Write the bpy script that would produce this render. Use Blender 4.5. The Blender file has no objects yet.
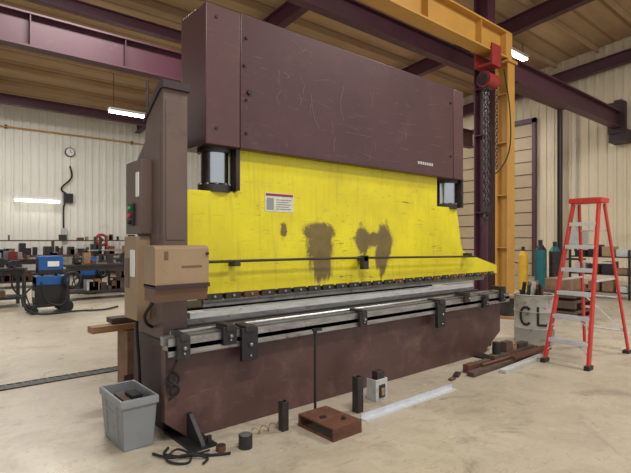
import bpy, bmesh, math, random
from mathutils import Vector, Matrix
random.seed(7)
scn = bpy.context.scene
try:
    scn.view_settings.view_transform = 'Standard'
    scn.view_settings.look = 'None'
except Exception as e:
    print(e)

# ------------------------------------------------------------ materials
def lin(c):
    c = c/255.0
    return c/12.92 if c <= 0.04045 else ((c+0.055)/1.055)**2.4
def C(r, g, b): return (lin(r), lin(g), lin(b), 1.0)
def sc(c, k): return (min(c[0]*k,1), min(c[1]*k,1), min(c[2]*k,1), 1)

class NT:
    def __init__(s, name):
        s.m = bpy.data.materials.new(name); s.m.use_nodes = True
        s.nt = s.m.node_tree; s.b = s.nt.nodes['Principled BSDF']
        s.tc = s.nt.nodes.new('ShaderNodeTexCoord')
    def n(s, t, **kw):
        x = s.nt.nodes.new(t)
        for k, v in kw.items(): setattr(x, k, v)
        return x
    def l(s, a, b): s.nt.links.new(a, b)
    def mapping(s, scale=(1,1,1), loc=(0,0,0), rot=(0,0,0)):
        m = s.n('ShaderNodeMapping'); m.inputs['Scale'].default_value = scale
        m.inputs['Location'].default_value = loc; m.inputs['Rotation'].default_value = rot
        s.l(s.tc.outputs['Object'], m.inputs['Vector']); return m.outputs[0]
    def noise(s, scale, detail=4, rough=.55, vec=None, dist=0):
        n = s.n('ShaderNodeTexNoise'); n.inputs['Scale'].default_value = scale
        n.inputs['Detail'].default_value = detail; n.inputs['Roughness'].default_value = rough
        n.inputs['Distortion'].default_value = dist
        s.l(vec if vec else s.tc.outputs['Object'], n.inputs['Vector']); return n.outputs[0]
    def ramp(s, fac, p0, p1, c0=(0,0,0,1), c1=(1,1,1,1)):
        r = s.n('ShaderNodeValToRGB'); e = r.color_ramp.elements
        e[0].position = p0; e[0].color = c0; e[1].position = p1; e[1].color = c1
        s.l(fac, r.inputs[0]); return r.outputs[0]
    def mix(s, fac, a, b, mode='MIX'):
        m = s.n('ShaderNodeMix', data_type='RGBA', blend_type=mode)
        if isinstance(fac, float): m.inputs[0].default_value = fac
        else: s.l(fac, m.inputs[0])
        for i, v in ((6, a), (7, b)):
            if isinstance(v, tuple): m.inputs[i].default_value = v
            else: s.l(v, m.inputs[i])
        return m.outputs[2]
    def math(s, op, a, b=0.0):
        m = s.n('ShaderNodeMath', operation=op)
        for i, v in ((0, a), (1, b)):
            if isinstance(v, (int, float)): m.inputs[i].default_value = v
            else: s.l(v, m.inputs[i])
        return m.outputs[0]
    def bump(s, h, strength=.2, dist=.01):
        b = s.n('ShaderNodeBump'); b.inputs['Strength'].default_value = strength
        b.inputs['Distance'].default_value = dist
        s.l(h, b.inputs['Height']); s.l(b.outputs[0], s.b.inputs['Normal'])
    def col(s, v):
        if isinstance(v, tuple): s.b.inputs['Base Color'].default_value = v
        else: s.l(v, s.b.inputs['Base Color'])
    def rm(s, r, m=0.0):
        s.b.inputs['Roughness'].default_value = r; s.b.inputs['Metallic'].default_value = m
    def blob(s, cx, cz, rx, rz, nz, amp=.9):
        v = s.mapping(scale=(1/rx, 0, 1/rz), loc=(-cx/rx, 0, -cz/rz))
        L = s.n('ShaderNodeVectorMath', operation='LENGTH'); s.l(v, L.inputs[0])
        d = s.math('ADD', L.outputs['Value'], s.math('MULTIPLY', s.math('SUBTRACT', nz, .5), amp*2))
        return s.ramp(d, .72, 1.0, (1,1,1,1), (0,0,0,1))

def mat(name, c, rough=.6, metal=0.0, var=.18, scale=3.0, dirt=None, dirt_amt=(.58,.72), bump=0, scratch=None, stretch=(1,1,1)):
    t = NT(name)
    n1 = t.noise(scale, 5, .6, vec=t.mapping(stretch))
    c1 = t.ramp(n1, .3, .7, sc(c, 1-var), sc(c, 1+var))
    if dirt:
        n2 = t.noise(scale*2.3, 6, .7, dist=.4)
        c1 = t.mix(t.ramp(n2, *dirt_amt), c1, dirt)
    if scratch:
        n3 = t.noise(4, 3, .6, vec=t.mapping((1.2, 1.2, 22), rot=(0, .25, 0)), dist=.3)
        n4 = t.noise(5, 3, .6, vec=t.mapping((20, 20, 1.5), rot=(0, -.3, 0)), dist=.3)
        f = t.math('MAXIMUM', t.ramp(n3, .66, .70), t.ramp(n4, .68, .72))
        c1 = t.mix(t.math('MULTIPLY', f, .4), c1, scratch)
    t.col(c1); t.rm(rough, metal)
    if bump: t.bump(t.noise(scale*8, 4), bump, .01)
    return t.m

maroon = mat('maroon_paint', C(72,42,42), .34, var=.16, scale=1.2, dirt=C(88,58,55), dirt_amt=(.55,.8), scratch=C(128,96,92))
maroon2 = mat('maroon_end_plate', C(82,51,50), .38, var=.12, scale=1.6, dirt=C(96,66,62), dirt_amt=(.6,.8), scratch=C(132,100,96))
bedpaint = mat('bed_paint', C(80,54,50), .42, var=.2, scale=1.5, dirt=C(106,80,70), dirt_amt=(.5,.75), scratch=C(132,106,96))
plum = mat('plum_steel', C(78,42,54), .5, var=.15, scale=.7, dirt=C(94,60,66))
dkplum = mat('plum_dark', C(54,35,38), .55, var=.15, scale=1)
olive = mat('taupe_panel', C(96,77,68), .5, var=.1, scale=2, dirt=C(80,62,56))
tan = mat('tan_enclosure', C(148,124,96), .5, var=.1, scale=4, dirt=C(124,100,76), dirt_amt=(.62,.8))
brownbox = mat('brown_enclosure', C(104,76,56), .5, var=.12, scale=4)
steel = mat('bare_steel', C(156,154,152), .33, .75, var=.3, scale=5, dirt=C(84,76,68), stretch=(1,6,6))
dksteel = mat('dark_steel', C(58,53,52), .5, .4, var=.3, scale=8, dirt=C(84,66,52))
chrome = mat('cylinder_chrome', C(175,178,182), .2, 1.0, var=.05)
blackm = mat('black_paint', C(28,27,29), .5, var=.2, scale=6)
rubber = mat('black_rubber', C(20,20,21), .7, var=.1)
rust = mat('rusty_steel', C(98,62,46), .7, .2, var=.3, scale=14, dirt=C(60,42,36), bump=.3)
alum = mat('aluminium', C(200,203,208), .4, .35, var=.08, scale=8, dirt=C(165,165,165))
lightgrey = mat('light_grey_paint', C(178,178,174), .5, var=.15, scale=5, dirt=C(120,112,102), stretch=(1,4,4))
orange = mat('crane_ochre', C(186,138,62), .5, var=.1, scale=1, dirt=C(158,112,52), dirt_amt=(.6,.8))
red = mat('red_fiberglass', C(190,46,42), .45, var=.1, scale=6)
redp = mat('red_paint', C(140,42,40), .5, var=.2, scale=6)
blue = mat('blue_paint', C(28,84,150), .4, var=.15, scale=6)
teal = mat('teal_paint', C(30,95,100), .4, var=.15, scale=6)
yel = mat('yellow_paint', C(205,162,40), .45, var=.1, scale=6)
white = mat('white_paint', C(222,220,214), .5, var=.06, scale=4)
labelm = mat('faded_label', C(200,196,178), .5, var=.12, scale=12, dirt=C(165,155,130))
greyplast = mat('grey_plastic', C(132,135,137), .45, var=.08, scale=5, dirt=C(108,106,100))
concrete = mat('painted_drum_grey', C(158,154,144), .7, var=.15, scale=5, dirt=C(104,92,80), dirt_amt=(.56,.7), bump=.2)
inkm = mat('marker_ink', C(26,26,28), .6)
wood = mat('timber', C(142,106,74), .75, var=.3, scale=6, dirt=C(95,66,46), stretch=(1,8,8), bump=.2)
dkwood = mat('dark_timber', C(80,63,52), .8, var=.35, scale=6, dirt=C(52,40,33), stretch=(1,8,8), bump=.2)
cardboard = mat('old_cardboard', C(124,96,74), .85, var=.25, scale=7, dirt=C(80,60,46))
greenb = mat('green_button', C(40,160,70), .4); redb = mat('red_button', C(200,40,35), .4)
wallm = mat('white_liner_panel', C(220,218,208), .55, var=.05, scale=.6, dirt=C(198,190,176), dirt_amt=(.6,.85))
wallb = mat('cream_liner_panel', C(212,198,170), .55, var=.07, scale=.6, dirt=C(190,172,144), dirt_amt=(.6,.85))
doorm = mat('overhead_door_panel', C(180,160,130), .55, var=.07, scale=1)
scratchm = mat('scratch_marks', C(118,88, 84), .6)
def emis(name, c, s):
    t = NT(name); t.col(c); t.b.inputs['Emission Color'].default_value = c
    t.b.inputs['Emission Strength'].default_value = s; return t.m
lamp = emis('lamp_tube', (1,.97,.9,1), 22)
lamp2 = emis('lamp_tube_dim', (1,.97,.9,1), 5)

# yellow ram paint
t = NT('yellow_ram_paint')
nz = t.noise(7, 7, .75, dist=.5)
nd = t.noise(9, 5, .7, vec=t.mapping((2.2,1,.35)))
base = t.ramp(t.noise(1.1, 5, .6), .3, .72, C(200,184,18), C(226,212,26))
masks = [t.blob(3.25, 1.42, .20, .30, nz, .68), t.blob(3.25, 1.58, .24, .12, nz, .7), t.blob(3.27, 1.30, .18, .28, nd, .8),
         t.blob(3.88, 1.50, .14, .20, nz, .7), t.blob(4.24, 1.48, .18, .26, nz, .7), t.blob(4.05, 1.50, .36, .10, nz, .8),
         t.blob(4.2, 1.34, .13, .30, nd, .8), t.blob(2.78, 1.60, .05, .08, nz, 1.1)]
m = masks[0]
for x in masks[1:]: m = t.math('MAXIMUM', m, x)
n3 = t.noise(2.6, 4, .7, vec=t.mapping((1, 1, 20)), dist=.6)
n3b = t.noise(4, 4, .7, vec=t.mapping((1, 1, 9), rot=(0, .12, 0)), dist=.4)
n5 = t.noise(9, 5, .7)
region = t.ramp(t.noise(1.3, 4, .6), .45, .6)
nicks = t.math('MULTIPLY', t.math('MAXIMUM', t.ramp(n3, .60, .63), t.ramp(n3b, .63, .66)), t.ramp(n5, .5, .56))
nicks = t.math('MULTIPLY', nicks, t.math('ADD', t.math('MULTIPLY', region, .75), .25))
nf = t.noise(10, 7, .82, vec=t.mapping((1,1,.5)), dist=.4)
spots = t.math('MAXIMUM', t.math('MULTIPLY', t.ramp(nf, .64, .68), region), nicks)
c = t.mix(t.math('MULTIPLY', t.ramp(t.noise(2.4, 6, .75), .46, .78), .5), base, C(172,154,36))
v4 = t.noise(3, 3, .5, vec=t.mapping((9, 1, .6)))
c = t.mix(t.math('MULTIPLY', t.ramp(v4, .56, .72), .28), c, C(150,132,44))
c = t.mix(t.math('MULTIPLY', m, .9), c, t.ramp(nz, .35, .65, C(72,54,40), C(100,78,52)))
c = t.mix(t.math('MULTIPLY', spots, .8), c, C(98,80,46))
t.col(c); t.rm(.4); ramY = t.m

# floor
t = NT('concrete_floor')
a = t.noise(.35, 6, .6); b2 = t.noise(2.2, 8, .7, dist=.5); b3 = t.noise(18, 6, .7)
c = t.ramp(a, .3, .7, C(158,148,130), C(188,178,158))
c = t.mix(t.math('MULTIPLY', t.ramp(b2, .46, .70), .55), c, C(132,120,104))
c = t.mix(t.math('MULTIPLY', t.ramp(t.noise(.9, 8, .8, dist=1.6), .54, .63), .5), c, C(112,101,88))
c = t.mix(t.math('MULTIPLY', t.ramp(b3, .58, .70), .55), c, C(104,94,83))
c = t.mix(t.math('MULTIPLY', t.ramp(t.noise(6, 8, .8), .58, .66), .5), c, C(206,197,180))
c = t.mix(t.math('MULTIPLY', t.ramp(t.noise(34, 4, .7), .66, .70), .7), c, C(84,74,66))
sk = t.noise(2.2, 4, .6, vec=t.mapping((1, 11, 1), rot=(0, 0, .5)), dist=.8)
c = t.mix(t.math('MULTIPLY', t.ramp(sk, .62, .68), .3), c, C(100,90,80))
t.col(c)
t.l(t.ramp(b2, .3, .7, (.22,.22,.22,1), (.5,.5,.5,1)), t.b.inputs['Roughness'])
t.bump(b3, .08, .01); floorm = t.m

# ceiling
t = NT('ceiling_insulation')
c = t.ramp(t.noise(.8, 6, .65, vec=t.mapping((.3, 1.4, 1))), .3, .7, C(160,128,94), C(192,164,128))
w = t.n('ShaderNodeTexWave', wave_type='BANDS', bands_direction='Y'); w.inputs['Scale'].default_value = .42
t.l(t.tc.outputs['Object'], w.inputs['Vector'])
c = t.mix(t.math('MULTIPLY', t.ramp(w.outputs[1], .9, .98), .6), c, C(120,92,66))
t.col(c); t.rm(.8); ceilm = t.m

# ------------------------------------------------------------ mesh builder
class B:
    def __init__(s, name, parent=None, bevel=0.0):
        s.name = name; s.bm = bmesh.new(); s.mats = []; s.parent = parent; s.bev = bevel
    def mi(s, m):
        if m not in s.mats: s.mats.append(m)
        return s.mats.index(m)
    def faces(s, vs, fs, m, smooth=False):
        bv = [s.bm.verts.new(v) for v in vs]; k = s.mi(m)
        for f in fs:
            try:
                x = s.bm.faces.new([bv[i] for i in f]); x.material_index = k; x.smooth = smooth
            except ValueError: pass
    def box(s, x0, x1, y0, y1, z0, z1, m, rz=0, tilt=0):
        vs = [Vector((x, y, z)) for z in (z0, z1) for x, y in ((x0,y0),(x1,y0),(x1,y1),(x0,y1))]
        if rz or tilt:
            c = Vector(((x0+x1)/2, (y0+y1)/2, z0))
            R = Matrix.Rotation(rz, 3, 'Z') @ Matrix.Rotation(tilt, 3, 'Y')
            vs = [c + R @ (v-c) for v in vs]
        s.faces(vs, [(3,2,1,0),(4,5,6,7),(0,1,5,4),(1,2,6,5),(2,3,7,6),(3,0,4,7)], m)
    def beam(s, p0, p1, w, h, m, up=(0,0,1)):
        p0, p1 = Vector(p0), Vector(p1); d = (p1-p0).normalized(); up = Vector(up)
        sd = d.cross(up)
        if sd.length < 1e-3: sd = d.cross(Vector((1,0,0)))
        sd.normalize(); u = sd.cross(d)
        vs = [p + sd*a*w/2 + u*b*h/2 for p in (p0, p1) for a, b in ((-1,-1),(1,-1),(1,1),(-1,1))]
        s.faces(vs, [(3,2,1,0),(4,5,6,7),(0,1,5,4),(1,2,6,5),(2,3,7,6),(3,0,4,7)], m)
    def ibeam(s, p0, p1, depth, width, m, tf=.03, tw=.02, up=(0,0,1)):
        p0, p1 = Vector(p0), Vector(p1); d = (p1-p0).normalized(); U = Vector(up)
        sd = d.cross(U).normalized(); u = sd.cross(d)
        o = u*(depth/2-tf/2)
        s.beam(p0+o, p1+o, width, tf, m, up); s.beam(p0-o, p1-o, width, tf, m, up)
        s.beam(p0, p1, tw, depth-tf*2, m, up)
    def cyl(s, p0, p1, r0, m, r1=None, seg=20, caps=True):
        p0, p1 = Vector(p0), Vector(p1); r1 = r0 if r1 is None else r1
        d = (p1-p0).normalized(); a = d.orthogonal().normalized(); b = d.cross(a)
        vs = []
        for p, r in ((p0, r0), (p1, r1)):
            for i in range(seg):
                t = 2*math.pi*i/seg; vs.append(p + (a*math.cos(t)+b*math.sin(t))*r)
        fs = [(i, (i+1)%seg, seg+(i+1)%seg, seg+i) for i in range(seg)]
        if caps: fs += [tuple(range(seg))[::-1], tuple(range(seg, 2*seg))]
        s.faces(vs, fs, m, True)
    def lathe(s, cx, cy, prof, m, seg=36):
        n = len(prof); vs = [(cx+r*math.cos(2*math.pi*i/seg), cy+r*math.sin(2*math.pi*i/seg), z) for r, z in prof for i in range(seg)]
        fs = [(k*seg+i, k*seg+(i+1)%seg, (k+1)*seg+(i+1)%seg, (k+1)*seg+i) for k in range(n-1) for i in range(seg)]
        fs.append(tuple(range(seg))); fs.append(tuple(range((n-1)*seg, n*seg)))
        s.faces(vs, fs, m, True)
    def tube(s, pts, r, m, seg=8, sub=6):
        P = [Vector(p) for p in pts]; out = []
        for i in range(len(P)-1):
            a = P[max(i-1,0)]; b = P[i]; c = P[i+1]; d = P[min(i+2, len(P)-1)]
            for k in range(sub):
                t = k/sub
                out.append(.5*((2*b)+(c-a)*t+(2*a-5*b+4*c-d)*t*t+(3*b-a-3*c+d)*t**3))
        out.append(P[-1]); n = len(out); vs = []
        ref = Vector((.3,.5,.8))
        for i, p in enumerate(out):
            d = (out[min(i+1,n-1)]-out[max(i-1,0)]).normalized()
            a = d.cross(ref).normalized(); b = d.cross(a)
            for k in range(seg):
                t = 2*math.pi*k/seg; vs.append(p+(a*math.cos(t)+b*math.sin(t))*r)
        fs = [(i*seg+k, i*seg+(k+1)%seg, (i+1)*seg+(k+1)%seg, (i+1)*seg+k) for i in range(n-1) for k in range(seg)]
        fs += [tuple(range(seg))[::-1], tuple(range((n-1)*seg, n*seg))]
        s.faces(vs, fs, m, True)
    def torus(s, c, R, r, m, ax=(0,0,1), sy=1.0, seg=14, rs=6):
        c = Vector(c); d = Vector(ax).normalized()
        b = Vector((0,0,1)) if abs(d.z) < .9 else Vector((0,1,0)); a = b.cross(d).normalized(); b = d.cross(a)
        vs = []
        for i in range(seg):
            t = 2*math.pi*i/seg; o = a*math.cos(t)+b*math.sin(t)*sy
            for k in range(rs):
                u = 2*math.pi*k/rs
                vs.append(c+o*R+((a*math.cos(t)+b*math.sin(t))*math.cos(u)+d*math.sin(u))*r)
        fs = [(i*rs+k, ((i+1)%seg)*rs+k, ((i+1)%seg)*rs+(k+1)%rs, i*rs+(k+1)%rs) for i in range(seg) for k in range(rs)]
        s.faces(vs, fs, m, True)
    def prism(s, poly, y0, y1, m, axis='Y'):
        f = {'Y': lambda a, b, c: (a, c, b), 'X': lambda a, b, c: (c, a, b), 'Z': lambda a, b, c: (a, b, c)}[axis]
        n = len(poly); vs = [f(a, b, y0) for a, b in poly] + [f(a, b, y1) for a, b in poly]
        s.faces(vs, [tuple(range(n)), tuple(range(n, 2*n))[::-1]] + [(i, n+i, n+(i+1)%n, (i+1)%n) for i in range(n)], m)
    def done(s, sharp=.6):
        bmesh.ops.recalc_face_normals(s.bm, faces=s.bm.faces)
        me = bpy.data.meshes.new(s.name); s.bm.to_mesh(me); s.bm.free()
        for m in s.mats: me.materials.append(m)
        try: me.set_sharp_from_angle(angle=sharp)
        except Exception: pass
        o = bpy.data.objects.new(s.name, me); scn.collection.objects.link(o)
        if s.parent: o.parent = s.parent
        if s.bev:
            md = o.modifiers.new('bev', 'BEVEL'); md.width = s.bev; md.segments = 2; md.limit_method = 'ANGLE'; md.angle_limit = .7
        return o
def empty(name):
    e = bpy.data.objects.new(name, None); scn.collection.objects.link(e); e.empty_display_size = .2; return e

# ------------------------------------------------------------ room shell
XW, YW = 20.0, 22.8
def ceilz(y): return 7.2 + (YW-y)*.1
b = B('floor'); b.box(-9, XW+.3, -7, YW+.3, -.2, 0, floorm); b.done()

def ribwall(name, L0, L1, z0, ztop, place, m, pitch=.3, dep=.035):
    b = B(name); prof = []; x = L0
    while x < L1:
        prof += [(x, 0), (x+pitch*.55, 0), (x+pitch*.65, dep), (x+pitch*.9, dep)]; x += pitch
    prof.append((x, 0)); n = len(prof)
    vs = [place(u, v, z0) for u, v in prof] + [place(u, v, ztop(u)) for u, v in prof]
    b.faces(vs, [(i, i+1, n+i+1, n+i) for i in range(n-1)], m)
    return b
b = ribwall('wall_back', -9, XW, 0, lambda u: ceilz(YW), lambda u, v, z: (u, YW-v, z), wallm, .3)
b.box(-9, XW, YW+.01, YW+.2, 0, ceilz(YW), wallm)
b.done()
b = ribwall('wall_right', -7, YW, 0, lambda u: ceilz(u), lambda u, v, z: (XW-v, u, z), wallb, .32)
b.done()
b = B('ceiling'); y0 = -7
vs = [(-9,y0,ceilz(y0)),(XW+.3,y0,ceilz(y0)),(XW+.3,YW+.3,ceilz(YW+.3)),(-9,YW+.3,ceilz(YW+.3))]
vs += [(x,y,z+.15) for x,y,z in vs]
b.faces(vs, [(0,1,2,3),(7,6,5,4),(0,4,5,1),(1,5,6,2),(2,6,7,3),(3,7,4,0)], ceilm)
b.done()
b = B('trim_back'); b.box(-9, XW-.1, YW-.08, YW-.04, 0, .25, tan); b.done()

b = B('roof_purlins')
y = -5.5
while y < YW-.5:
    b.box(-9, XW-.05, y, y+.07, ceilz(y)-.2, ceilz(y)-.015, ceilm); y += 1.55
b.done()
for X in (8.2, 14.6, 1.4):
    b = B('roof_rafter'); b.ibeam((X, -6.8, ceilz(-6.8)-.47), (X, YW-.2, ceilz(YW-.2)-.47), .5, .25, plum); b.done()
b = B('roof_rafter'); b.ibeam((XW-.35, -6.8, ceilz(-6.8)-.95), (XW-.35, YW-.3, ceilz(YW-.3)-.65), .45, .22, plum); b.done()

b = B('eave_beam'); b.ibeam((-9, 21.0, 6.72), (XW-.6, 21.0, 6.72), .36, .22, plum); b.done()
b = B('crane_runway_beam'); b.ibeam((-9, 11.9, 6.0), (XW-.6, 11.9, 6.0), .74, .32, plum, .04)
for i in range(-4, 10): b.box(i*2-.01, i*2+.01, 11.76, 12.04, 5.68, 6.32, plum)
b.done()
b = B('crane_runway_beam'); b.ibeam((-6, 8.0, 6.8), (XW-.6, 8.0, 6.8), .5, .26, plum); b.done()
b = B('roof_strut_beam'); b.ibeam((-9, 13.4, 7.5), (XW-.6, 13.4, 7.5), .3, .18, plum); b.done()
b = B('ochre_crane_beam'); b.ibeam((-4, 6.07, 6.27), (11.35, 6.07, 6.27), .66, .36, orange, .04, .03)
b.box(11.1, 11.4, 5.9, 6.24, 5.94, 6.6, orange)
for i in range(0, 11, 2): b.box(i-.01, i+.01, 5.9, 6.24, 5.98, 6.56, orange)
b.done()
b = B('crane_runway_beam'); b.ibeam((11.75, 6.07, 5.77), (19.3, 6.07, 5.77), .58, .3, plum, .04, .03)
b.box(19.25, 19.95, 5.8, 6.35, 5.0, 5.45, dkplum); b.box(19.3, 19.9, 5.95, 6.2, 5.45, 6.5, plum)
b.box(19.2, 19.3, 5.8, 6.35, 5.3, 6.4, dkplum); b.done()
b = B('ochre_steel_column')
b.ibeam((11.36, 6.07, .02), (11.36, 6.07, 5.9), .34, .32, orange, .035, .025, up=(0,1,0))
b.box(11.14, 11.58, 5.85, 6.29, 0, .03, orange); b.box(11.14, 11.58, 5.85, 6.29, 5.86, 5.93, orange)
for z in (1.3, 2.6, 3.9, 5.1): b.box(11.21, 11.51, 5.92, 6.22, z, z+.02, orange)
b.done()
b = B('plum_steel_column')
b.ibeam((11.45, 6.68, .02), (11.45, 6.68, ceilz(6.6)-.2), .4, .36, plum, .035, .025, up=(0,1,0))
b.box(11.2, 11.7, 6.45, 6.9, 0, .03, plum)
for z in (2.2, 4.2, 5.4): b.box(11.27, 11.63, 6.52, 6.84, z, z+.02, plum)
b.done()

# right wall
b = B('door_1')
z = 0.02
while z < 6.3:
    b.box(19.86, 19.93, 9.4, 13.6, z, z+.5, doorm); b.box(19.84, 19.9, 9.4, 13.6, z+.5, z+.53, dkplum); z += .53
b.box(19.8, 19.93, 9.25, 9.4, 0, z+.2, plum); b.box(19.8, 19.93, 13.6, 13.75, 0, z+.2, plum); b.box(19.8, 19.93, 9.25, 13.75, z, z+.2, plum)
b.done()
b = B('wall_post_right'); b.ibeam((19.75, 8.25, .0), (19.75, 8.25, 7.4), .16, .12, dkplum, up=(0,1,0)); b.done()
b = B('wall_conduit')
b.tube([(19.9, 7.7, 6.8), (19.9, 7.7, 4), (19.9, 7.7, 1.4)], .03, lightgrey); b.box(19.78, 19.93, 7.5, 7.9, 1.3, 1.9, lightgrey); b.done()

# left wall details
b = B('wall_air_line'); b.tube([(-9, 22.68, 6.05), (-2, 22.68, 6.02), (6, 22.68, 6.05), (12, 22.68, 6.0)], .03, orange)
for x in (-2, 3, 8): b.box(x-.04, x+.04, 22.66, 22.76, 5.98, 6.12, dksteel)
b.done()
b = B('wall_clock'); cx = 5.35; b.cyl((cx, 22.76, 5.3), (cx, 22.68, 5.3), .2, blackm); b.cyl((cx, 22.69, 5.3), (cx, 22.66, 5.3), .165, white)
b.beam((cx, 22.655, 5.3), (cx, 22.655, 5.42), .02, .01, blackm, up=(0,1,0)); b.beam((cx, 22.655, 5.3), (cx+.08, 22.655, 5.28), .02, .01, blackm, up=(0,1,0)); b.done()
b = B('wall_cable'); b.tube([(5.35, 22.7, 4.7), (5.4, 22.66, 4.2), (5.0, 22.66, 3.7), (5.25, 22.68, 3.4), (5.1, 22.68, 2.9), (5.1, 22.7, 2.0)], .035, rubber)
b.box(5.1, 5.45, 22.6, 22.74, 3.1, 3.5, blackm); b.box(5.0, 5.2, 22.6, 22.74, 1.5, 2.0, lightgrey); b.done()
def strip_light(name, p, L, ztop=None):
    x, y, z = p; b = B(name)
    b.box(x-L/2, x+L/2, y-.12, y+.12, z, z+.1, white)
    b.box(x-L/2, x+L/2, y-.16, y+.16, z+.06, z+.08, white)
    b.cyl((x-L/2+.03, y-.06, z-.03), (x+L/2-.03, y-.06, z-.03), .035, lamp, seg=10)
    b.cyl((x-L/2+.03, y+.06, z-.03), (x+L/2-.03, y+.06, z-.03), .035, lamp, seg=10)
    for q in (-.4, .4): b.cyl((x+q*L, y, z+.09), (x+q*L, y, ztop if ztop else ceilz(y)), .01, dksteel, seg=6)
    b.done()
strip_light('ceiling_strip_light', (6.3, 17.9, 6.15), 1.6)
strip_light('ceiling_strip_light', (16.2, 8.4, 8.1), 2.0)
b = B('wall_strip_light'); b.box(3.2, 4.9, 22.2, 22.5, 3.15, 3.25, white); b.cyl((3.25, 22.3, 3.10), (4.85, 22.3, 3.10), .06, lamp2, seg=10)
b.box(3.3, 3.4, 22.45, 22.76, 3.2, 3.3, white); b.box(4.7, 4.8, 22.45, 22.76, 3.2, 3.3, white); b.done()

# back long bench with clutter
K2 = empty('long_workbench')
b = B('bench_frame', K2)
b.box(-4, 9.5, 21.3, 22.1, .82, .9, dkwood)
for i in range(12): b.box(-3.9+i*1.15, -3.82+i*1.15, 21.35, 21.43, 0, .82, dksteel); b.box(-3.9+i*1.15, -3.82+i*1.15, 21.95, 22.03, 0, .82, dksteel)
b.box(-4, 9.5, 21.4, 22, .25, .29, dkwood)
b.box(-4, 9.5, 22.0, 22.1, 1.45, 1.5, dkwood)
for i in range(7): b.box(-3.9+i*2.1, -3.8+i*2.1, 22.0, 22.1, .9, 1.45, dkwood)
b.done()
b = B('bench_tools', K2)
pal = [rust, dksteel, redp, dkwood, tan, wood, greyplast, blackm, brownbox, lightgrey, dkwood, dksteel, rust, blackm]
for i in range(150):
    x = random.uniform(-3.8, 9.1); lv = random.choice([.9, .9, .29, 1.5]); h = random.uniform(.08, .5 if lv < 1.4 else .25); w = random.uniform(.06, .3)
    yy = 21.4 if lv < 1.4 else 22.0
    if random.random() < .3: b.cyl((x, yy+.07, lv), (x, yy+.07, lv+h), min(w*.4,.06), random.choice(pal), seg=10)
    else: b.box(x, x+w, yy, yy+(random.uniform(.1, .5) if lv < 1.4 else .1), lv, lv+h, random.choice(pal))
b.done()
b = B('hose_reel_stand'); b.box(5.95, 6.05, 20.6, 20.7, 0, 1.6, dksteel); b.box(5.8, 6.2, 20.45, 20.85, 0, .03, dksteel)
b.torus((6.0, 20.52, 1.5), .22, .05, redp, ax=(0,1,0)); b.torus((6.0, 20.45, 1.5), .2, .04, redp, ax=(0,1,0)); b.cyl((6.0, 20.6, 1.5), (6.0, 20.42, 1.5), .07, dksteel); b.done()

def table(name, x0, x1, y0, y1, h, topm, items=0):
    b = B(name); b.box(x0, x1, y0, y1, h-.05, h, topm)
    for x in (x0+.06, x1-.06):
        for y in (y0+.06, y1-.06): b.box(x-.035, x+.035, y-.035, y+.035, 0, h-.05, dksteel)
    b.beam((x0+.06, y0+.06, .2), (x1-.06, y0+.06, .2), .04, .04, dksteel); b.beam((x0+.06, y1-.06, .2), (x1-.06, y1-.06, .2), .04, .04, dksteel)
    b.box(x0+.05, x1-.05, y0+.05, y0+.08, h-.16, h-.05, dksteel)
    b.box(x0+.1, x1-.1, y0+.1, y1-.1, .2, .23, dksteel)
    for i in range(items):
        x = random.uniform(x0+.1, x1-.25); y = random.uniform(y0+.05, y1-.25); q = random.uniform(.05, .28)
        b.box(x, x+random.uniform(.06,.25), y, y+random.uniform(.06,.2), h, h+q, random.choice(pal))
        x = random.uniform(x0+.15, x1-.35); b.box(x, x+random.uniform(.1,.25), y0+.2, y0+.5, .23, .23+q, random.choice(pal))
    b.box(x0+.2, x0+.38, y0+.1, y0+.25, h, h+.16, blackm); b.box(x0+.22, x0+.36, y0-.03, y0+.07, h+.04, h+.17, blackm)
    b.cyl((x0+.29, y0-.1, h+.09), (x0+.29, y0+.2, h+.09), .02, steel, seg=8)
    b.tube([(x1-.3, y0+.1, h+.02), (x1-.25, y0-.02, h), (x1-.3, y0-.04, h-.4), (x1-.1, y0-.05, h-.6), (x1-.05, y0+.04, h-.1)], .018, rubber)
    b.done()
table('welding_table', .1, 2.05, 12.4, 13.3, .88, dksteel, 12)
table('welding_table', 2.9, 4.9, 12.7, 13.6, .9, dksteel, 9)
table('welding_table', 5.2, 7.4, 16.2, 17.2, .9, dksteel, 12)
table('welding_table', 1.2, 3.4, 17.2, 18.2, .9, dksteel, 14)
table('welding_table', -1.2, .9, 15.2, 16.1, .9, dksteel, 12)
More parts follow.
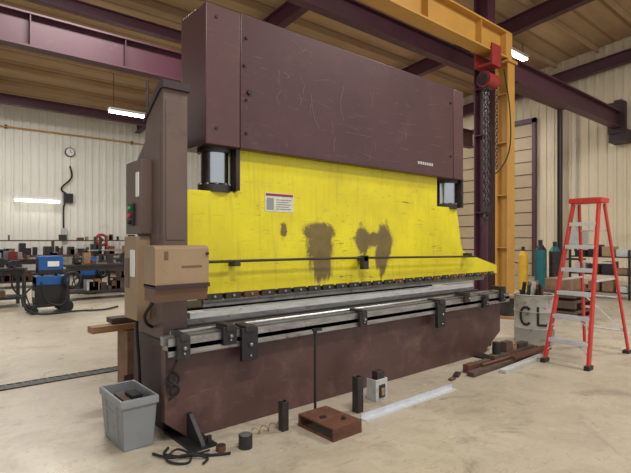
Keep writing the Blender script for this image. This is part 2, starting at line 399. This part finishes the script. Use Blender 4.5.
def welder(name, cx, cy, s=1.0, rz=.3):
    b = B(name, bevel=.008)
    def bx(x0,x1,y0,y1,z0,z1,m): b.box(cx+x0*s, cx+x1*s, cy+y0*s, cy+y1*s, z0*s, z1*s, m)
    bx(-.35,.35,-.22,.22,.12,.17, blackm)
    bx(-.25,.3,-.19,.19,.17,.68, blackm)
    bx(-.25,.3,-.195,.195,.54,.70, blue)
    bx(-.262,-.25,-.17,.17,.2,.48, dksteel)
    bx(-.268,-.262,-.1,.1,.3,.42, white)
    bx(-.2,.22,-.13,.13,.78,1.08, blue)
    bx(-.2,.22,-.14,.14,.74,.82, blackm)
    bx(-.21,-.2,-.1,.1,.82,1.04, blackm)
    bx(-.05,.15,-.138,-.13,.88,.98, white)
    for x in (-.12,.12): bx(x-.02,x+.02,-.02,.02,.69,.75, dksteel)
    for y in (-.26,.26):
        b.cyl((cx+.25*s, cy+(y-.03)*s, .12*s), (cx+.25*s, cy+(y+.03)*s, .12*s), .12*s, rubber)
        b.cyl((cx-.3*s, cy+(y-.02)*s, .07*s), (cx-.3*s, cy+(y+.02)*s, .07*s), .07*s, rubber)
    b.tube([(cx-.35*s, cy-.2*s, .15*s), (cx-.45*s, cy-.22*s, .5*s), (cx-.42*s, cy-.2*s, .85*s)], .015, dksteel)
    b.tube([(cx-.42*s, cy-.2*s, .85*s), (cx-.42*s, cy, .86*s), (cx-.42*s, cy+.2*s, .85*s)], .015, dksteel)
    b.tube([(cx-.26*s, cy-.1, .55*s), (cx-.5*s, cy-.3, .3*s), (cx-.3*s, cy-.5, .05), (cx+.4, cy-.45, .03), (cx+.9, cy-.6, .03), (cx+1.3, cy-.3, .03)], .02, rubber)
    b.tube([(cx-.2, cy-.3, .6*s), (cx-.1, cy-.36, .25), (cx+.2, cy-.38, .2), (cx+.3, cy-.3, .6*s)], .02, rubber)
    b.torus((cx+.35*s, cy-.28*s, .62*s), .14*s, .03*s, rubber, ax=(0,1,0)); b.torus((cx+.33*s, cy-.25*s, .6*s), .16*s, .02*s, rubber, ax=(0,1,.2))
    b.done()
welder('mig_welder', 2.25, 11.25, 1.08)
welder('mig_welder', 3.9, 14.6, .95)
b = B('blue_drum'); b.cyl((5.25, 13.2, 0), (5.25, 13.2, .72), .25, blue, seg=24)
for z in (.02, .26, .5, .7): b.torus((5.25, 13.2, z), .25, .012, blue, seg=24)
b.cyl((5.25, 13.2, .7), (5.25, 13.2, .74), .2, dksteel); b.done()
b = B('bar_stock_rack')
for x in (4.3, 6.2): b.box(x, x+.06, 14.9, 14.96, 0, 1.6, dksteel); b.box(x, x+.06, 15.4, 15.46, 0, 1.6, dksteel); b.box(x, x+.06, 14.9, 15.46, .5, .56, dksteel); b.box(x, x+.06, 14.9, 15.46, 1.1, 1.16, dksteel); b.box(x, x+.06, 14.9, 15.46, 0, .05, dksteel)
for i in range(9): b.cyl((4.1, 14.97+i*.05, .59), (6.6, 14.97+i*.05, .59), .022, random.choice([rust, steel, dksteel]), seg=8); b.cyl((4.0, 14.97+i*.05, 1.19), (6.4, 14.97+i*.05, 1.19), .022, random.choice([rust, steel, dksteel]), seg=8)
b.done()

# floor drain
b = B('floor_drain'); b.box(-6, 9, 5.66, 5.84, .001, .005, blackm)
x = -6
while x < 9: b.box(x, x+.03, 5.67, 5.83, .005, .010, dksteel); x += .075
b.box(-6, 9, 5.655, 5.67, .001, .011, dksteel); b.box(-6, 9, 5.83, 5.845, .001, .011, dksteel)
b.done()

# ------------------------------------------------------------ PRESS BRAKE
P = empty('press_brake')
b = B('upper_housing', P, .008)
b.box(2.24, 5.5, 3.66, 4.13, 2.31, 3.51, maroon)
b.box(1.9, 2.234, 3.655, 4.13, 2.31, 3.50, maroon2)
b.box(5.506, 5.73, 3.655, 4.13, 2.31, 3.50, maroon2)
b.done()
b = B('housing_bolts', P)
for x, z in ((2.3,2.75),(2.3,2.45),(2.3,3.3),(2.28,3.05),(5.44,2.6),(5.44,3.3),(2.0,3.4),(2.0,2.45)):
    b.cyl((x, 3.66, z), (x, 3.645, z), .014, blackm, seg=8)
b.cyl((2.33, 3.66, 2.82), (2.33, 3.64, 2.82), .024, blackm, seg=10)
for i in range(7): b.box(4.75+i*.045, 4.78+i*.045, 3.656, 3.66, 2.43, 2.465, lightgrey)
b.done()
b = B('paint_scratches', P)
R = random.Random(3)
def stroke(pts, w=.006):
    for a, c in zip(pts, pts[1:]): b.beam((a[0], 3.6592, a[1]), (c[0], 3.6592, c[1]), .0018, w, scratchm, up=(1,0,.001) if abs(a[0]-c[0]) < abs(a[1]-c[1]) else (0,0,1))
for i in range(16):
    x = R.uniform(2.6, 4.5); z = R.uniform(2.45, 3.2); dx = R.uniform(-.06, .06); dz = R.uniform(.04, .18)
    stroke([(x, z), (x+dx, z-dz*.5), (x+dx*.6, z-dz)], R.uniform(.003, .005))
stroke([(3.5, 3.12), (3.47, 3.02), (3.45, 2.95), (3.46, 2.84), (3.5, 2.75)], .006); stroke([(3.05, 2.95), (3.07, 2.8), (3.1, 2.7), (3.16, 2.62)], .005)
stroke([(2.8, 3.42), (2.95, 3.34), (2.98, 3.38), (3.05, 3.31)], .004)
for i in range(12):
    x = R.uniform(3.0, 5.2); z = R.uniform(2.4, 3.2); stroke([(x, z), (x+R.uniform(.1,.4), z+R.uniform(-.05,.05))], .003)
b.done()
b = B('ram_plate', P, .005)
b.prism([(2.249,2.33),(2.249,1.94),(2.23,1.925),(1.80,1.925),(1.78,1.90),(1.78,1.03),(6.78,1.0),(6.78,1.12),(6.1,1.28),(5.88,1.34),(5.83,1.42),(5.72,1.94),(5.27,1.94),(5.27,2.33)], 3.75, 3.87, ramY)
b.done()
b = B('ram_punch', P)
b.box(1.9, 6.7, 3.775, 3.845, .985, 1.035, dksteel)
x = 1.95
while x < 6.55:
    b.box(x, x+.15, 3.735, 3.775, .98, 1.035, rust if R.random() < .3 else dksteel); b.cyl((x+.075, 3.735, 1.01), (x+.075, 3.72, 1.01), .012, steel, seg=8); x += .19
b.prism([(3.79,.985),(3.83,.985),(3.83,.95),(3.81,.915),(3.79,.95)], 1.95, 6.5, steel, 'X')
b.done()
b = B('ram_guard_rod', P)
b.tube([(1.75, 3.66, 1.315), (3.4, 3.66, 1.31), (6.05, 3.66, 1.27)], .013, dksteel)
for x in (2.2, 3.82, 5.9): b.box(x-.03, x+.03, 3.64, 3.75, 1.27, 1.32, dksteel)
b.box(3.78, 3.86, 3.64, 3.70, 1.18, 1.33, dksteel); b.done()
b = B('safety_label', P)
def plate(x0, x1, z0, z1, m, y=3.748): b.box(x0, x1, y-.003, y, z0, z1, m)
plate(2.56, 2.90, 1.77, 1.95, labelm, 3.75)
plate(2.57, 2.89, 1.92, 1.942, redp, 3.7468)
plate(2.58, 2.66, 1.79, 1.90, greyplast, 3.7468)
for i in range(5): plate(2.69, 2.87-.03*(i%2), 1.795+i*.022, 1.801+i*.022, greyplast, 3.7468)
b.done()
b = B('hydraulic_cylinders', P)
for x in (2.09, 5.63):
    b.cyl((x, 3.86, 2.0), (x, 3.86, 2.4), .125, chrome, seg=32)
    b.cyl((x, 3.86, 2.27), (x, 3.86, 2.4), .15, dksteel, seg=32)
    b.cyl((x, 3.86, 1.92), (x, 3.86, 1.985), .145, dksteel, seg=32)
    for k in range(10):
        q = k*math.pi/5; b.cyl((x+.135*math.cos(q), 3.86+.135*math.sin(q), 1.985), (x+.135*math.cos(q), 3.86+.135*math.sin(q), 2.0), .012, steel, seg=6)
    b.box(x+.13, x+.17, 3.70, 3.80, 1.94, 2.34, dksteel)
b.done()
b = B('side_cabinet', P, .006)
b.prism([(3.6,.72),(4.15,.72),(4.15,2.20),(3.98,2.32),(3.94,2.50),(3.62,2.70),(3.6,2.70)], 1.51, 1.71, olive, 'X')
b.prism([(3.57,2.68),(3.64,2.68),(3.97,2.48),(3.99,2.50),(3.66,2.74),(3.57,2.74)], 1.495, 1.725, dkplum, 'X')
b.box(1.53, 1.69, 3.594, 3.60, 1.5, 2.6, olive)
b.box(1.506, 1.51, 3.66, 3.82, 1.5, 2.35, olive)
b.done()
b = B('side_frame', P, .006)
for x in (1.72, 5.48): b.prism([(3.9,2.4),(4.15,2.4),(5.0 if x>5 else 4.3,2.2),(5.0 if x>5 else 4.3,.0),(3.9,.0),(3.9,.7),(4.1,.8),(4.1,1.8),(3.9,1.9)], x, x+.08, dkplum, 'X')
b.box(1.53, 1.72, 3.65, 4.3, 0, .72, dkplum)
b.done()
b = B('junction_boxes', P, .005)
b.box(1.42, 1.51, 3.82, 4.17, 1.55, 2.15, olive); b.box(1.40, 1.51, 3.86, 4.15, .85, 1.53, tan)
b.box(1.395, 1.42, 3.95, 4.05, 1.62, 1.80, blackm)
for z, m_ in ((1.76, greenb), (1.70, redb), (1.65, blackm)): b.cyl((1.395, 4.0, z), (1.375, 4.0, z), .018, m_, seg=12)
b.box(1.393, 1.40, 3.9, 4.0, 1.2, 1.42, white); b.box(1.413, 1.42, 3.86, 3.93, 1.85, 2.05, white)
b.box(1.393, 1.40, 4.03, 4.12, 1.1, 1.35, olive)
b.cyl((1.56, 4.05, 2.2), (1.56, 4.05, 2.85), .01, dksteel, seg=8)
b.done()
b = B('control_box', P, .012)
b.prism([(3.25,1.17),(3.46,1.17),(3.46,1.46),(3.28,1.46),(3.25,1.44)], 1.304, 1.715, tan, 'X')
b.box(1.304, 1.715, 3.23, 3.46, 1.155, 1.185, dkplum)
b.prism([(3.27,1.06),(3.46,1.06),(3.46,1.155),(3.25,1.155)], 1.31, 1.71, brownbox, 'X')
b.box(1.55, 1.66, 3.46, 3.62, 1.2, 1.35, dkplum)
b.box(1.37, 1.40, 3.247, 3.25, 1.36, 1.42, brownbox); b.box(1.5, 1.66, 3.247, 3.25, 1.3, 1.315, brownbox)
b.cyl((1.70, 3.25, 1.40), (1.70, 3.235, 1.40), .012, dksteel, seg=8)
b.done()
b = B('lower_bed', P, .006)
b.prism([(1.43,.70),(6.2,.70),(6.2,.25),(5.75,.0),(1.62,.0),(1.43,.16)], 3.38, 3.45, bedpaint)
b.box(1.55, 6.1, 3.45, 4.05, .05, .68, dkplum)
b.box(1.5, 6.15, 3.42, 4.1, .66, .72, dksteel)
b.done()
b = B('bed_feet', P)
for x in (1.6, 5.6):
    if x < 2: b.prism([(3.13,.0),(3.6,.0),(3.6,.02),(3.38,.2),(3.34,.2),(3.15,.04)], x, x+.03, blackm, 'X')
    b.box(x-.08, x+.12, 3.13, 3.6, 0, .02, blackm)
    b.cyl((x+.08, 3.18, .02), (x+.08, 3.18, .07), .02, dksteel, seg=6)
b.done()
b = B('die_rails', P)
b.box(1.42, 6.28, 3.29, 3.40, .70, .735, steel)
b.box(1.42, 6.28, 3.29, 3.305, .66, .79, steel)
b.box(1.40, 6.25, 3.34, 3.39, .735, .80, steel)
b.box(1.6, 6.1, 3.46, 3.60, .72, .80, dksteel)
b.cyl((1.5, 3.44, .80), (6.2, 3.44, .80), .018, steel, seg=10)
b.box(1.55, 6.15, 3.68, 3.94, .72, .80, dksteel)
b.box(1.65, 6.1, 3.72, 3.90, .80, .84, steel)
b.prism([(3.74,.84),(3.88,.84),(3.88,.885),(3.825,.885),(3.81,.86),(3.795,.885),(3.74,.885)], 1.8, 6.1, lightgrey, 'X')
b.done()
b = B('back_gauge', P)
b.box(1.95, 5.9, 4.2, 4.28, .86, .93, lightgrey); b.box(1.95, 5.9, 4.28, 4.34, .70, .93, dksteel)
for x in (2.6, 4.9): b.box(x, x+.1, 4.05, 4.35, .72, .88, dksteel)
b.done()
b = B('support_arm_brackets', P, .004)
for x, z0, z1, w in ((2.08,.54,.80,.075),(1.9,.69,.83,.06),(3.38,.66,.80,.05),(4.66,.50,.80,.075),(5.62,.64,.78,.06),(1.52,.64,.8,.05),(6.05,.68,.86,.06),(5.2,.74,.84,.05)):
    b.box(x-w, x+w, 3.25, 3.29, z0, z1, blackm if w > .05 else dksteel)
    b.box(x-w*.6, x+w*.6, 3.24, 3.42, z1-.03, z1+.02, dksteel)
    b.cyl((x, 3.25, (z0+z1)/2), (x, 3.225, (z0+z1)/2), .014, steel, seg=8); b.cyl((x, 3.25, z0+.04), (x, 3.235, z0+.04), .01, steel, seg=8)
b.done()
b = B('bed_hoses', P)
b.tube([(1.55, 3.36, .68), (1.47, 3.3, .6), (1.44, 3.33, .5), (1.5, 3.3, .42), (1.44, 3.34, .34)], .01, rubber)
b.tube([(1.46, 3.96, 1.0), (1.44, 3.97, .8), (1.46, 3.98, .5), (1.48, 4.0, .2)], .013, rubber)
b.torus((1.47, 3.34, .48), .05, .01, rubber, ax=(0,1,0)); b.torus((1.48, 3.33, .4), .035, .009, rubber, ax=(0,1,.2))
b.tube([(1.35, 3.35, 1.08), (1.33, 3.5, .95), (1.42, 3.7, .85), (1.5, 3.8, .8)], .012, rubber)
b.done()

# ------------------------------------------------------------ hoist
b = B('chain_hoist')
b.box(10.35, 10.75, 5.84, 5.88, 5.6, 6.1, redp); b.box(10.35, 10.75, 6.27, 6.31, 5.6, 6.1, redp); b.box(10.35, 10.75, 5.88, 6.27, 5.6, 5.66, redp)
b.cyl((10.45, 5.88, 6.02), (10.45, 5.93, 6.02), .04, dksteel); b.cyl((10.65, 5.88, 6.02), (10.65, 5.93, 6.02), .04, dksteel)
b.cyl((10.55, 6.07, 5.4), (10.55, 6.07, 5.6), .03, dksteel)
b.cyl((10.35, 6.07, 5.3), (10.75, 6.07, 5.3), .19, redp, seg=24); b.cyl((10.28, 6.07, 5.3), (10.35, 6.07, 5.3), .14, dksteel, seg=24); b.cyl((10.75, 6.07, 5.3), (10.9, 6.07, 5.3), .12, redp, seg=24)
b.box(10.4, 10.55, 5.98, 6.16, 5.05, 5.2, dksteel)
def chain(x, y, z0, z1, s=.05):
    z = z0; i = 0
    while z > z1: b.torus((x, y, z), s*.55, s*.2, dksteel, ax=(1,0,0) if i%2 else (0,1,0), sy=1.6, seg=8, rs=4); z -= s*1.35; i += 1
chain(10.42, 6.07, 5.1, 2.3, .08); chain(10.54, 6.07, 5.1, 2.3, .08); chain(10.84, 6.0, 5.2, 3.2, .06)
b.box(10.4, 10.56, 6.0, 6.14, 2.15, 2.32, dksteel); b.torus((10.47, 6.07, 2.05), .08, .03, dksteel, ax=(0,1,0))
b.tube([(10.9, 5.85, 5.6), (11.02, 5.76, 4.6), (10.95, 5.75, 3.6), (10.6, 5.95, 3.1), (10.55, 5.98, 4.2)], .015, rubber)
b.done()

# ------------------------------------------------------------ ladder
b = B('step_ladder', bevel=.003)
TX, TZ = 6.64, 2.0; FX, RX = 5.98, 7.28
yb = (2.18, 2.68); yt = (2.27, 2.57)
for q in (0, 1):
    b.beam((FX, yb[q], .0), (TX-.08, yt[q], TZ-.04), .03, .075, red, up=(1,0,0))
    b.beam((RX, yb[q]+(-.02 if q==0 else .02), .0), (TX+.10, yt[q], TZ-.04), .025, .055, red, up=(1,0,0))
    b.box(FX-.06, FX+.07, yb[q]-.03, yb[q]+.03, 0, .05, blackm); b.box(RX-.06, RX+.05, yb[q]-.04, yb[q]+.04, 0, .04, blackm)
def fl(z, q): t = z/(TZ-.04); return (FX+(TX-.08-FX)*t, yb[q]+(yt[q]-yb[q])*t)
for i in range(1, 7):
    z = i*.285; x, ya = fl(z, 0); _, yc = fl(z, 1)
    b.box(x-.045, x+.045, ya+.01, yc-.01, z-.012, z+.012, alum); b.box(x-.05, x-.04, ya+.01, yc-.01, z-.035, z+.012, alum)
    if i < 3:
        b.beam((x-.02, ya+.12, z-.03), (fl(z-.13,0)[0]-.02, ya+.0, z-.13), .02, .01, alum); b.beam((x-.02, yc-.12, z-.03), (fl(z-.13,0)[0]-.02, yc, z-.13), .02, .01, alum)
def rl(z, q): t = z/(TZ-.04); return (RX+(TX+.10-RX)*t, yb[q]+(yt[q]-yb[q])*t)
for z in (.3, .75, 1.2, 1.62):
    x, ya = rl(z, 0); _, yc = rl(z, 1); b.beam((x, ya, z), (x, yc, z), .03, .02, alum)
xa, ya = rl(.3, 0); xb_, yc = rl(.75, 1); b.beam((xa, ya, .3), (xb_, yc, .75), .015, .015, alum)
for q in (0, 1):
    p = fl(1.0, q); r_ = rl(1.0, q); b.beam((p[0], p[1], 1.0), (r_[0], r_[1], 1.0), .008, .025, alum)
b.box(TX-.13, TX+.15, yt[0]-.04, yt[1]+.04, TZ-.03, TZ+.03, red)
b.box(TX-.08, TX+.10, yt[0]+.02, yt[1]-.02, TZ+.03, TZ+.036, blackm)
b.done()

# ------------------------------------------------------------ CL drum
K = empty('scrap_drum')
dx_, dy_, dr, dh = 6.98, 3.28, .27, .72
b = B('drum_shell', K)
prof = [(dr-.015,0),(dr,.01),(dr,.22),(dr+.01,.235),(dr,.25),(dr,.46),(dr+.01,.475),(dr,.49),(dr,dh-.02),(dr+.012,dh-.01),(dr+.005,dh),(dr-.015,dh-.005),(dr-.015,.5)]
b.lathe(dx_, dy_, prof, concrete)
b.done()
b = B('drum_lettering', K)
def on(a, z):
    th = math.atan2(-dy_, -dx_) + a/dr; return Vector((dx_+(dr+.004)*math.cos(th), dy_+(dr+.004)*math.sin(th), z))
def inkline(pts):
    for (a0, z0), (a1, z1) in zip(pts, pts[1:]):
        n = 3
        for k in range(n):
            p = on(a0+(a1-a0)*k/n, z0+(z1-z0)*k/n); q = on(a0+(a1-a0)*(k+1)/n, z0+(z1-z0)*(k+1)/n)
            nr = Vector((p.x-dx_, p.y-dy_, 0)).normalized(); dd = (q-p).normalized()
            b.beam(p-dd*.006, q+dd*.006, .034, .004, inkm, up=nr)
inkline([(-.11+.08*math.cos(u), .42+.125*math.sin(u)) for u in [math.radians(50+k*26) for k in range(11)]])
inkline([(.05, .55), (.05, .30), (.17, .295)])
b.done()
b = B('scrap_offcuts', K)
for i in range(30):
    q = R.uniform(0, 6.28); rr = R.uniform(0, .19); x = dx_+rr*math.cos(q); y = dy_+rr*math.sin(q); dx = R.uniform(-.04,.04); dy = R.uniform(-.04,.04); zt = R.uniform(.74,.90)
    if i % 2: b.beam((x-dx, y-dy, .5), (x+dx, y+dy, zt), R.uniform(.03,.08), .012, R.choice([wood, steel, rust, lightgrey, dksteel, dkwood]))
    else: b.cyl((x-dx, y-dy, .5), (x+dx, y+dy, zt), R.uniform(.012,.03), R.choice([steel, rust, wood, blackm]), seg=8)
b.done()

# scrap pile beside bed
b = B('scrap_timber_pile', bevel=.003)
b.box(4.7, 6.3, 2.88, 2.97, 0, .05, dkwood, rz=.02); b.box(5.0, 6.45, 2.99, 3.07, 0, .08, dkwood, rz=-.01)
b.box(5.1, 6.2, 2.74, 2.82, 0, .04, lightgrey, rz=.05); b.box(5.3, 6.3, 2.96, 3.07, .08, .12, dkwood, rz=.01)
b.box(4.8, 4.98, 2.99, 3.07, 0, .09, rust); b.box(5.6, 6.5, 2.84, 2.95, .05, .09, rust, rz=-.04)
b.cyl((5.45, 3.02, .12), (5.45, 3.02, .26), .05, blackm); b.box(5.6, 5.75, 2.97, 3.06, .12, .24, dkwood); b.box(5.9, 6.15, 2.97, 3.06, .12, .18, dksteel)
b.cyl((5.0, 2.95, .07), (5.9, 2.93, .07), .02, rust, seg=8); b.box(5.78,5.88,2.98,3.06,.12,.2,wood)
b.box(4.55,4.7,3.0,3.06,0,.03,dksteel,rz=.4); b.box(4.4,4.5,2.95,3.0,0,.02,rust,rz=.2)
b.done()

# floor items in front of the bed
b = B('rusty_channel_block', bevel=.004)
b.box(2.40, 2.70, 2.62, 2.64, .0, .10, rust); b.box(2.40, 2.70, 3.02, 3.04, 0, .10, rust); b.box(2.40, 2.70, 2.64, 3.02, .085, .10, rust)
b.box(2.40, 2.42, 2.64, 3.02, 0, .02, rust); b.box(2.68, 2.70, 2.64, 3.02, 0, .02, rust); b.box(2.55, 2.57, 2.64, 3.02, 0, .085, rust)
b.cyl((2.5, 2.85, .10), (2.5, 2.85, .105), .03, blackm); b.cyl((2.6, 2.72, .10), (2.6, 2.72, .125), .018, dksteel, seg=6)
b.done()
b = B('pedal_post'); b.cyl((2.63, 3.1, .0), (2.63, 3.1, .02), .04, dksteel)
b.cyl((2.63, 3.1, .0), (2.63, 3.1, .74), .012, blackm, seg=10); b.beam((2.60, 3.1, .745), (2.70, 3.1, .735), .02, .02, blackm); b.cyl((2.63,3.1,.7),(2.63,3.1,.73),.018,blackm,seg=8); b.done()
b = B('aluminium_angle'); b.box(2.89, 4.2, 2.745, 2.815, 0, .005, alum); b.box(2.89, 4.2, 2.81, 2.815, 0, .045, alum); b.done()
b = B('square_tube_offcut', bevel=.003)
for a_ in ((2.23,2.238,3.02,3.08),(2.282,2.29,3.02,3.08),(2.238,2.282,3.02,3.028),(2.238,2.282,3.072,3.08)): b.box(*a_, 0, .23, dksteel)
b.done()
b = B('square_tube_offcut', bevel=.003)
for a_ in ((2.96,2.97,2.92,2.99),(3.02,3.03,2.92,2.99),(2.97,3.02,2.92,2.93),(2.97,3.02,2.98,2.99)): b.box(*a_, 0, .31, dksteel)
b.done()
b = B('round_bar_offcut'); b.cyl((1.86, 2.97, 0), (1.86, 2.97, .095), .05, dksteel, seg=24); b.cyl((1.86, 2.97, .095), (1.86, 2.97, .10), .044, steel, seg=24); b.done()
b = B('round_bar_offcut'); b.cyl((1.70, 3.04, 0), (1.70, 3.04, .04), .035, rust, seg=20); b.cyl((1.70, 3.04, .04), (1.70, 3.04, .043), .03, dksteel, seg=20); b.done()
b = B('pedal_bracket', bevel=.003)
b.box(3.30, 3.46, 3.02, 3.03, 0, .20, lightgrey); b.box(3.30, 3.31, 3.03, 3.14, 0, .20, lightgrey); b.box(3.45, 3.46, 3.03, 3.14, 0, .20, lightgrey)
b.box(3.34, 3.42, 3.01, 3.02, .03, .15, dksteel); b.box(3.33, 3.43, 3.03, 3.1, .18, .27, dksteel); b.box(3.36, 3.40, 3.0, 3.01, .05, .12, tan); b.done()
b = B('floor_hoses')
b.tube([(1.42, 3.30, .012), (1.36, 3.22, .012), (1.42, 3.12, .012), (1.52, 3.08, .012), (1.6, 3.0, .012), (1.72, 2.94, .012)], .01, rubber)
b.tube([(1.5, 3.1, .03), (1.44, 3.0, .012), (1.36, 3.04, .012), (1.34, 3.14, .012), (1.44, 3.2, .03), (1.5, 3.06, .03), (1.62, 3.06, .02)], .008, rubber)
b.tube([(1.3, 3.28, .012), (1.36, 3.12, .02), (1.46, 3.06, .035), (1.56, 2.98, .012), (1.5, 2.92, .012)], .009, rubber)
b.done()
b = B('coil_spring'); b.tube([(2.02+.02*i, 3.12+.022*math.cos(i*1.5), .03+.022*math.sin(i*1.5)) for i in range(14)], .005, tan); b.done()

# grey tote left
b = B('plastic_tote', bevel=.006)
x0,x1,y0,y1,h = 1.13,1.405,3.42,3.92,.37
def ring(k, z):
    ix = (x1-x0)*.5*k; iy = (y1-y0)*.5*(k+(1-k)*.35); cx=(x0+x1)/2; cy=(y0+y1)/2
    return [(cx-ix,cy-iy,z),(cx+ix,cy-iy,z),(cx+ix,cy+iy,z),(cx-ix,cy+iy,z)]
vs = ring(.78,0)+ring(.92,h-.06)+ring(1.0,h-.06)+ring(1.0,h-.01)+ring(.97,h)+ring(.88,h)+ring(.74,.02)
fs = [(3,2,1,0)]
for k in range(6):
    for i in range(4): fs.append((k*4+i, k*4+(i+1)%4, (k+1)*4+(i+1)%4, (k+1)*4+i))
fs.append((24,25,26,27)); b.faces(vs, fs, greyplast)
b.beam((1.155, 3.5, .15), (1.155, 3.84, .15), .012, .02, greyplast); b.beam((1.147, 3.5, .24), (1.147, 3.84, .24), .012, .02, greyplast)
for yy in (3.55, 3.79): b.beam((1.158, yy, .04), (1.142, yy, h-.07), .02, .015, greyplast, up=(1,0,0))
b.box(1.2, 1.3, 3.5, 3.8, .25, .33, dkwood); b.box(1.25, 1.33, 3.55, 3.7, .3, .36, rubber)
b.done()

b = B('timber_block'); b.box(1.60, 1.76, 4.70, 4.92, 0, .62, cardboard, rz=.1); b.box(1.77, 1.95, 4.8, 5.0, 0, .60, dkwood)
b.box(1.58,1.78,4.685,4.70,.12,.2,dkwood); b.done()
b = B('timber_plank', bevel=.004); b.box(1.30, 1.92, 4.74, 4.88, .625, .685, wood, rz=.05); b.box(1.5, 1.98, 4.80, 4.97, .69, .74, dkwood); b.done()

# gas cylinders
def gas(name, x, y, h, r, m1, m2):
    b = B(name); b.cyl((x,y,0),(x,y,h*.8),r,m1,seg=24); b.cyl((x,y,h*.8),(x,y,h*.9),r,m2,r1=r*.45,seg=24)
    b.cyl((x,y,h*.9),(x,y,h),r*.35,blackm,seg=12); b.done()
gas('gas_cylinder', 14.5, 6.62, 1.5, .17, teal, blackm)
gas('gas_cylinder', 14.85, 6.35, 1.45, .16, dksteel, teal)
gas('gas_cylinder', 14.15, 6.98, 1.3, .14, yel, yel)
b = B('tool_shelf', bevel=.004)
for x in (13.6, 14.25):
    for y in (4.0, 5.4): b.box(x, x+.05, y, y+.05, 0, 1.25, blackm)
for z in (.15, .6, 1.05): b.box(13.6, 14.3, 4.0, 5.45, z, z+.03, blackm)
for i in range(12):
    z = (.18,.63,1.08)[i%3]; y = 4.08+(i//3)*.33; b.box(13.66, 14.1, y, y+.25, z, z+R.uniform(.12,.32), R.choice([redp, lightgrey, blackm, tan, cardboard]))
b.done()
b = B('drill_press')
b.box(15.4, 15.9, 5.7, 6.2, 0, .06, dksteel); b.cyl((15.7,5.95,.06),(15.7,5.95,1.7),.05,steel); b.box(15.3,15.9,5.8,6.1,1.35,1.75,lightgrey); b.cyl((15.35,5.95,1.15),(15.35,5.95,1.4),.04,dksteel); b.box(15.15,15.6,5.75,6.15,.9,.95,dksteel); b.done()
b = B('wire_spool'); b.cyl((8.9,4.7,0),(8.9,4.7,.04),.3,wood,seg=24); b.cyl((8.9,4.7,.04),(8.9,4.7,.4),.15,dksteel,seg=24); b.cyl((8.9,4.7,.4),(8.9,4.7,.44),.3,wood,seg=24); b.done()
b = B('loaded_pallet', bevel=.004)
for z in (0, .2, .4): b.box(9.5, 10.4, 3.7, 4.4, z+.1, z+.14, dkwood); [b.box(9.5+q, 9.6+q, 3.7, 4.4, z, z+.1, dkwood) for q in (0,.4,.8)]
b.box(9.6, 10.2, 3.8, 4.3, .54, .75, cardboard); b.done()

# ------------------------------------------------------------ lights
def area(loc, sx, sy, power, col=(1,.97,.92), rot=(0,0,0)):
    l = bpy.data.lights.new('ceiling_light', 'AREA'); l.shape = 'RECTANGLE'; l.size = sx; l.size_y = sy; l.energy = power; l.color = col
    o = bpy.data.objects.new('ceiling_light', l); scn.collection.objects.link(o); o.location = loc; o.rotation_euler = rot
area((1, -2, 8.6), 3, 1, 620)
area((9, 0.5, 8.3), 3, 1, 620)
area((3, 9.5, 7.8), 3, 1, 520)
area((2, 17.2, 6.9), 4, 1.2, 460)
area((15, 12, 7.4), 3, 2, 460)
w = bpy.data.worlds.new('World'); scn.world = w; w.use_nodes = True
bg = w.node_tree.nodes['Background']; bg.inputs[0].default_value = (.96, .98, 1, 1); bg.inputs[1].default_value = .88

# ------------------------------------------------------------ camera
cam = bpy.data.cameras.new('Camera'); co = bpy.data.objects.new('Camera', cam); scn.collection.objects.link(co)
cam.sensor_width = 36; cam.lens = 36*480/631; cam.shift_y = 3.5/631
co.location = (0, 0, 1.5); co.rotation_euler = (math.pi/2, 0, math.radians(49.65-90))
scn.camera = co
